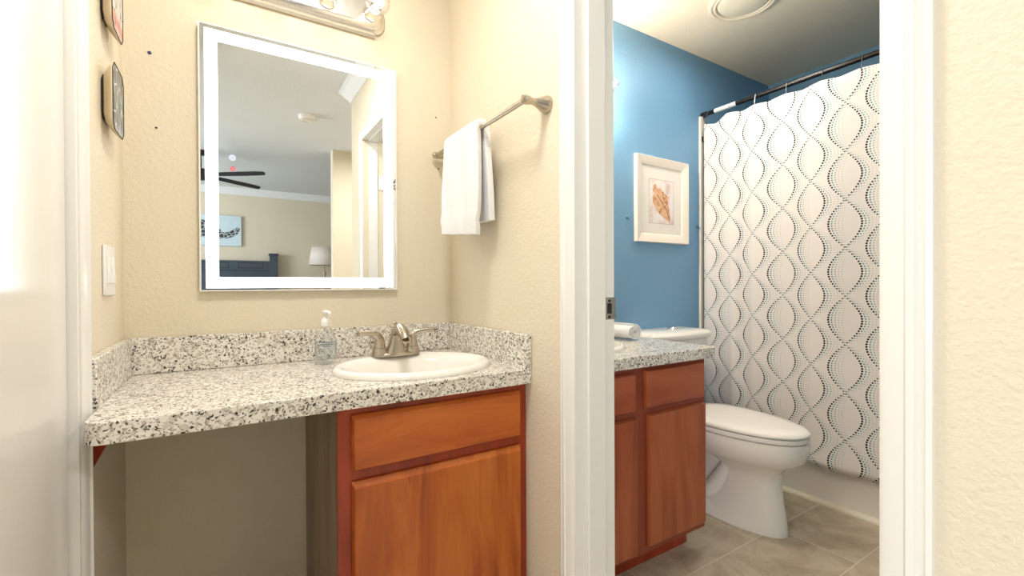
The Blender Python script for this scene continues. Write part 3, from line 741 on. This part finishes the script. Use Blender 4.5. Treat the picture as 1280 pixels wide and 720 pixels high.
# ------------------------------------------------------------------ picture on the blue wall
fx0, fx1, fz0, fz1 = 1.889, 2.333, H+.238, H+.718
pf = thing('picture_frame', ((fx0+fx1)/2, BYB, fz0), 'cream framed seashell picture on the blue wall above the toilet', 'picture')
def frame_loft(x0, x1, z0, z1, steps, y0):
    r = []
    for i, d in steps: r.append([(x0+i, y0-d, z0+i), (x1-i, y0-d, z0+i), (x1-i, y0-d, z1-i), (x0+i, y0-d, z1-i)])
    return MB().loft(r, cap=False)
obj('frame', frame_loft(fx0, fx1, fz0, fz1, [(0, .001), (0, .020), (.003, .024), (.030, .018), (.046, .013), (.050, .008), (.050, .004)], BYB), M_paint, pf, smooth=False)
M_mat_ = plain('pale_mat_board', (238, 232, 222), .7, bump=.15)
obj('mat_board', MB().box(fx0+.045, fx1-.045, BYB-.006, BYB-.002, fz0+.045, fz1-.045), M_mat_, pf)
qx0, qx1, qz0, qz1 = fx0+.118, fx1-.122, fz0+.112, fz1-.122
q = NT('seashell_print_ground'); obj('print', MB().box(qx0, qx1, BYB-.0068, BYB-.0062, qz0, qz1), q.set(q.ramp(q.noise(14, 4), [(.35, lin((214, 190, 184))), (.55, lin((240, 230, 224))), (.75, lin((226, 226, 230)))]), .5), pf)
q = NT('seashell_print_shell'); wv = q.n('ShaderNodeTexWave'); wv.inputs['Scale'].default_value = 7; wv.inputs['Distortion'].default_value = 5; q.l(q.co((1, 1, 1)), wv.inputs['Vector'])
M_shell = q.set(q.ramp(q.noise(22, 4, None, .6, 1.5), [(.38, lin((168, 104, 70))), (.45, lin((216, 164, 124))), (.6, lin((230, 188, 150))), (1, lin((238, 212, 184)))]), .6)
def P2(u, v): return (qx0+(qx1-qx0)*u, qz0+(qz1-qz0)*v)
sh = [(.16, .86), (.25, .90), (.34, .79), (.42, .82), (.50, .77), (.58, .74), (.70, .66), (.80, .62), (.76, .50), (.82, .34), (.88, .14), (.84, .05), (.76, .06), (.62, .13), (.44, .20), (.30, .30), (.14, .46), (.12, .58), (.20, .66), (.12, .76)]
obj('shell_image', MB().prism([P2(*p) for p in sh], 'y', BYB-.0074, BYB-.0069), M_shell, pf)
mb = MB()
mb.tube([(lambda p: (p[0], BYB-.0076, p[1]))(P2(*p)) for p in ((.30, .66), (.50, .50), (.66, .36), (.82, .10))], .0016, 6, 5)
mb.tube([(lambda p: (p[0], BYB-.0076, p[1]))(P2(*p)) for p in ((.52, .74), (.60, .55), (.74, .52), (.64, .40))], .0014, 6, 5)
obj('shell_line', mb, plain('shell_brown', (140, 84, 64), .6), pf)
obj('border_line', ring_frame(qx0-.003, qx1+.003, qz0-.003, qz1+.003, .003, BYB-.0066, BYB-.0060), plain('mat_bevel', (196, 186, 172), .6), pf)
M_bluehook = plain('blue_painted_hook', (70, 128, 168), .35)
for x, z, lb in ((1.836, H+.367, 'blue painted wall hook left of the seashell picture'), (2.440, H+.356, 'blue painted wall hook between seashell picture and shower trim')):
    mb = MB().lathe([(.010, -.0005), (.010, -.004), (.006, -.010), (.003, -.012)], (x, BYB, z), 16, 'y')
    mb.tube([(x, BYB-.008, z), (x, BYB-.016, z-.008), (x, BYB-.014, z-.016)], .0035, 8, 4)
    tag(obj('wall_hook', mb, M_bluehook), lb, 'hook')

# ------------------------------------------------------------------ tub, curtain rod, curtain
TUBX = 2.49
mb = MB()
yb0, yb1 = BYF+.002, BYB-.002
def rect(x0, x1, y0, y1, z, r=.05, k=6):
    out = []
    for (cx, cy, a0) in ((x1-r, y0+r, -pi/2), (x1-r, y1-r, 0), (x0+r, y1-r, pi/2), (x0+r, y0+r, pi)):
        for i in range(k+1): a = a0+pi/2*i/k; out.append((cx+r*cos(a), cy+r*sin(a), z))
    return out
X_, B_ = BX1-.002, TUBX
mb.loft([rect(B_+.012, X_, yb0, yb1, .0005, .002), rect(B_+.012, X_, yb0, yb1, .085, .002), rect(B_+.004, X_, yb0, yb1, .105, .002), rect(B_+.004, X_, yb0, yb1, .36, .002), rect(B_, X_, yb0, yb1, .38, .002), rect(B_, X_, yb0, yb1, .40, .002), rect(B_+.07, X_-.05, yb0+.08, yb1-.08, .40, .10), rect(B_+.09, X_-.07, yb0+.10, yb1-.12, .34, .12), rect(B_+.13, X_-.11, yb0+.16, yb1-.28, .08, .12), rect(B_+.2, X_-.2, yb0+.3, yb1-.4, .06, .1)])
tag(obj('bathtub', mb, M_porc, bevel=.004), 'white bathtub behind the patterned shower curtain', 'bathtub')
struct('trim_16', MB().prism([(TUBX+.011, .0005), (TUBX-.016, .0005), (TUBX-.014, .010), (TUBX-.004, .018), (TUBX+.011, .020)], 'y', yb0, yb1-.01), M_caulk)
mb = MB().box(TUBX-.034, TUBX-.008, BYB-.016, BYB-.0005, .40, H+1.028); mb.box(TUBX-.008, TUBX+.03, BYB-.008, BYB-.0005, .401, H+1.028)
struct('trim_17', mb, M_paint, bevel=.003)
tag(obj('shower_clip', MB().box(TUBX-.026, TUBX+.002, BYB-.030, BYB-.0165, H+.875, H+.905), M_dark, bevel=.002), 'small black clip on the cream shower edge trim', 'clip')
rz = H+1.042
rod = thing('curtain_rod', (TUBX, .9, rz-.02), 'black tension rod holding the patterned shower curtain', 'curtain rod')
obj('rod', MB().lathe([(.0125, BYF+.01), (.0125, 1.30), (.0125, 1.715)], (TUBX, 0, rz), 20, 'y'), M_black, rod)
obj('sleeve', MB().lathe([(.0135, 1.515), (.0135, 1.650)], (TUBX, 0, rz), 20, 'y'), M_white, rod)
for y0, y1 in ((BYB-.001, BYB-.035), (BYF+.001, BYF+.035)):
    obj('end_cap', MB().lathe([(.017, y0), (.017, y1), (.013, y1+(y1-y0)*.1)], (TUBX, 0, rz), 20, 'y'), M_black, rod)
KY = [(-.75, .235), (-.60, .38), (-.45, .525), (-.30, .670), (-.15, .815), (0, .962), (.15, 1.111), (.30, 1.247), (.45, 1.413), (.60, 1.529), (.75, 1.683), (.78, 1.708)]
def y_of(k):
    for (a, ya), (b, yb_) in zip(KY, KY[1:]):
        if a <= k <= b: return ya+(yb_-ya)*(k-a)/(b-a)
    return KY[-1][1]
def bulge(k):   # X undulation of the hanging cloth
    return .008*sin(k/.15*pi)+.006*sin(k*9+1)+(.026*math.exp(-((k-.575)/.045)**2))-.012*math.exp(-((k-.50)/.04)**2)
hooksY = [1.690, 1.552, 1.397, 1.232, 1.064, .900, .735, .57, .405, .27]
def curt():
    mb = MB(); NK, NZ = 190, 60; k0, k1 = -.74, .775; vs, uv, fs = [], [], []
    for i in range(NK+1):
        k = k0+(k1-k0)*i/NK; y_ = y_of(k)
        hk = sorted(hooksY, key=lambda h: abs(h-y_))[:2]; span = abs(hk[0]-hk[1]) or .15; f = abs(y_-hk[0])/span
        sag = .012*(1-abs(1-2*min(f, 1)))*1.0
        if y_ > 1.552: sag += .010*sin((y_-1.552)/.16*pi)**2 + .016*min(1, (y_-1.552)/.06)
        top = rz-.052-sag
        for j in range(NZ+1):
            t = j/NZ; z = top+(H-.897-top)*t
            a = .55+.45*t
            vs.append((TUBX-.030+bulge(k)*a*-1, y_, z)); uv.append((-k, z-H))
    for i in range(NK):
        for j in range(NZ): a = i*(NZ+1)+j; fs.append((a, a+1, a+NZ+2, a+NZ+1))
    mb.add(vs, fs); mb.uv = uv; return mb
tag(obj('shower_curtain', curt(), M_curtain, fixn=True, solid=.0012), 'white shower curtain with dotted black and teal wavy lines', 'shower curtain')
hk0 = None
names = ['nearest the blue wall', 'second from the blue wall', 'third from the blue wall', 'fourth from the blue wall', 'fifth from the blue wall', 'nearest the right door casing']
for i, yy in enumerate(hooksY[:6]):
    if hk0 is None:
        pts = [(TUBX+.0145*cos(a), yy, rz+.0145*sin(a)) for a in [radians(-40+k*26) for k in range(9)]]
        pts += [(TUBX-.022, yy, rz-.030), (TUBX-.027, yy-.002, rz-.050), (TUBX-.024, yy-.002, rz-.066), (TUBX-.016, yy-.001, rz-.058)]
        o = hk0 = obj('curtain_hook', MB().tube(pts, .0014, 8, 3), M_steel)
    else:
        o = hk0.copy(); C.objects.link(o); o.location.y += yy-hooksY[0]
    tag(o, 'thin metal shower curtain hook on the rod, '+names[i], 'curtain hook', 'metal hooks holding the shower curtain')

# ------------------------------------------------------------------ the bedroom seen in the mirror
# bed
bd = thing('bed', (-.45, -3.2, 0), 'grey wooden bed with square posts seen in the mirror', 'bed')
def post(x0, x1, y0, y1, zt):
    mb = MB().box(x0, x1, y0, y1, 0, zt-.03); mb.box(x0-.012, x1+.012, y0-.004, y1+.012, zt-.03, zt); return mb
HY = RY0+.03
obj('post', post(.535, .635, HY, HY+.10, H+.478), M_slate, bd, bevel=.004)
obj('post', post(-1.535, -1.435, HY, HY+.10, H+.478), M_slate, bd, bevel=.004)
hb = obj('headboard', MB().box(-1.435, .535, HY+.02, HY+.07, .35, H+.368), M_slate, bd, bevel=.004)
for x0, x1 in ((-1.33, -.93), (-.82, -.42), (-.31, .03), (.14, .45)):
    obj('panel_line', ring_frame(x0, x1, H+.262, H+.340, .008, HY+.0705, HY+.072), M_dark, hb)
obj('panel_line', MB().box(-1.43, .53, HY+.0705, HY+.072, H+.225, H+.232), M_dark, hb)
obj('mattress', MB().box(-1.42, .52, HY+.08, HY+2.1, .32, .62), M_linen, bd, bevel=.05, seg=4)
obj('bed_frame', MB().box(-1.46, .56, HY+.08, HY+2.14, .12, .34), M_slate, bd, bevel=.01)
obj('duvet', MB().box(-1.45, .55, HY+.65, HY+2.13, .40, .66), plain('blue_grey_duvet', (150, 164, 178), .9), bd, bevel=.04, seg=4)
def pillow(cx, cy, cz):
    mb = MB(); n1, n2 = 20, 12; g = []
    for sgn in (1, -1):
        for i in range(n1+1):
            for j in range(n2+1):
                u, v = -1+2*i/n1, -1+2*j/n2; h = .085*((1-u**4)*(1-v**4))**.5
                g.append((cx+u*.33, cy-.05*v+sgn*h*.9, cz+v*.21+sgn*h*.2))
    q_ = (n1+1)*(n2+1); fs = []
    for s in (0, 1):
        for i in range(n1):
            for j in range(n2): a = s*q_+i*(n2+1)+j; fs.append((a, a+1, a+n2+2, a+n2+1))
    mb.add(g, fs); return mb
for x, lb in ((-.05, 'white pillow on the grey bed nearest the lamp'), (-.86, 'white pillow on the far side of the grey bed')):
    tag(obj('pillow', pillow(x, HY+.26, .83), M_linen), lb, 'pillow', 'pillows on the bed')
ns = thing('nightstand', (1.25, RY0+.25, 0), 'grey wooden nightstand under the lamp beside the bed', 'nightstand')
obj('body', MB().box(1.00, 1.50, RY0+.03, RY0+.45, .1, .66), M_slate, ns, bevel=.004)
obj('top', MB().box(.98, 1.52, RY0+.02, RY0+.47, .66, .69), M_slate, ns, bevel=.004)
for z0, z1 in ((.14, .37), (.40, .63)):
    d_ = obj('drawer', MB().box(1.03, 1.47, RY0+.45, RY0+.465, z0, z1), M_slate, ns, bevel=.003)
    obj('knob', MB().lathe([(.008, .465), (.008, .48), (.014, .485), (.012, .495)], (1.25, RY0, (z0+z1)/2), 12, 'y'), M_nickel, d_)
for x in (1.02, 1.45):
    for y_ in (RY0+.05, RY0+.40): obj('leg', MB().box(x, x+.03, y_, y_+.03, 0, .1), M_slate, ns)
lx, ly = 1.25, RY0+.27
lp = thing('table_lamp', (lx, ly, .69), 'table lamp with pale drum shade and stacked base beside the bed', 'table lamp')
obj('lamp_shade', MB().lathe([(.215, H+.315), (.175, H+.580)], (lx, ly, 0), 36, cap=False), M_shade, lp, solid=.003)
pr = [(.075, .691), (.075, .705), (.03, .715)]
for k in range(9):
    z = .73+k*.066; pr += [(.018, z), (.034, z+.014), (.034, z+.030), (.018, z+.046)]
pr += [(.010, H+.26), (.010, H+.33)]
obj('lamp_base', MB().lathe(pr, (lx, ly, 0), 24), M_lampbase, lp)
obj('finial', MB().lathe([(.004, H+.33), (.004, H+.585), (.012, H+.592), (.010, H+.605), (.002, H+.61)], (lx, ly, 0), 12), M_white, lp)
# canvas with the flipper of a turtle
cv = thing('canvas_picture', (-.25, RY0, H+.575), 'pale blue canvas picture of a spotted turtle flipper over the bed', 'picture')
q = NT('pale_blue_canvas'); cx0, cx1, cz0, cz1 = -.80, .185, H+.572, H+1.000
obj('canvas', MB().box(cx0, cx1, RY0+.001, RY0+.035, cz0, cz1), q.set(q.mix(q.noise(2), lin((186, 216, 226)), lin((226, 236, 240))), .7), cv, bevel=.003)
q = NT('spotted_turtle_skin'); v = q.n('ShaderNodeTexVoronoi'); v.feature = 'DISTANCE_TO_EDGE'; v.inputs['Scale'].default_value = 22; q.l(q.co(), v.inputs['Vector'])
M_turtle = q.set(q.mix(q.math('LESS_THAN', v.outputs['Distance'], .06), lin((58, 66, 72)), lin((214, 222, 224))), .6)
fl_ = [(-.17, .885), (-.12, .85), (-.07, .80), (-.05, .765), (0, .760), (.06, .785), (.10, .82), (.14, .84), (.165, .825), (.165, .79), (.14, .745), (.09, .705), (.02, .68), (-.06, .672), (-.13, .67), (-.25, .68), (-.40, .70), (-.52, .73), (-.60, .78), (-.62, .84), (-.54, .90), (-.40, .935), (-.28, .925)]
obj('turtle_image', MB().prism([(a, H+b) for a, b in fl_], 'y', RY0+.0352, RY0+.0364), M_turtle, cv)
# ceiling fan
fnx, fny, fnz = -.22, -2.35, H+1.15
fn = thing('ceiling_fan', (fnx, fny, fnz), 'dark ceiling fan with thin blades seen in the mirror', 'ceiling fan')
obj('motor', MB().lathe([(.03, -.05), (.085, -.035), (.10, 0), (.09, .05), (.03, .07)], (fnx, fny, fnz), 28), M_dark, fn)
obj('down_rod', MB().lathe([(.012, .06), (.012, .20), (.06, .215), (.065, CZ-fnz-.0005)], (fnx, fny, fnz), 20), M_dark, fn)
for k in range(5):
    a = radians(-36+72*k); d = Vector((cos(a), sin(a), 0)); p = Vector((-sin(a), cos(a), 0)); c0 = Vector((fnx, fny, fnz)); mb = MB(); rings = []
    for r_, hw in ((.09, .015), (.16, .022), (.25, .034), (.45, .042), (.62, .038), (.67, .028), (.69, .010)):
        c_ = c0+d*r_; rings.append([c_-p*hw+Vector((0, 0, -.008)), c_+p*hw+Vector((0, 0, .010)), c_+p*hw+Vector((0, 0, .016)), c_-p*hw+Vector((0, 0, -.002))])
    obj('blade', mb.loft(rings), M_dark, fn)
sx, sy = .57, -.74
sd = thing('smoke_detector', (sx, sy, CZ-.04), 'round white smoke detector on the ceiling seen in the mirror', 'smoke detector')
obj('housing', MB().lathe([(.068, .0395), (.068, .025), (.058, .006), (.03, 0), (.002, 0)], (sx, sy, CZ-.04), 32), M_white, sd)
obj('vent_ring', MB().lathe([(.045, .004), (.047, -.003), (.036, -.005), (.034, .002)], (sx, sy, CZ-.04), 32, cap=False), M_caulk, sd)
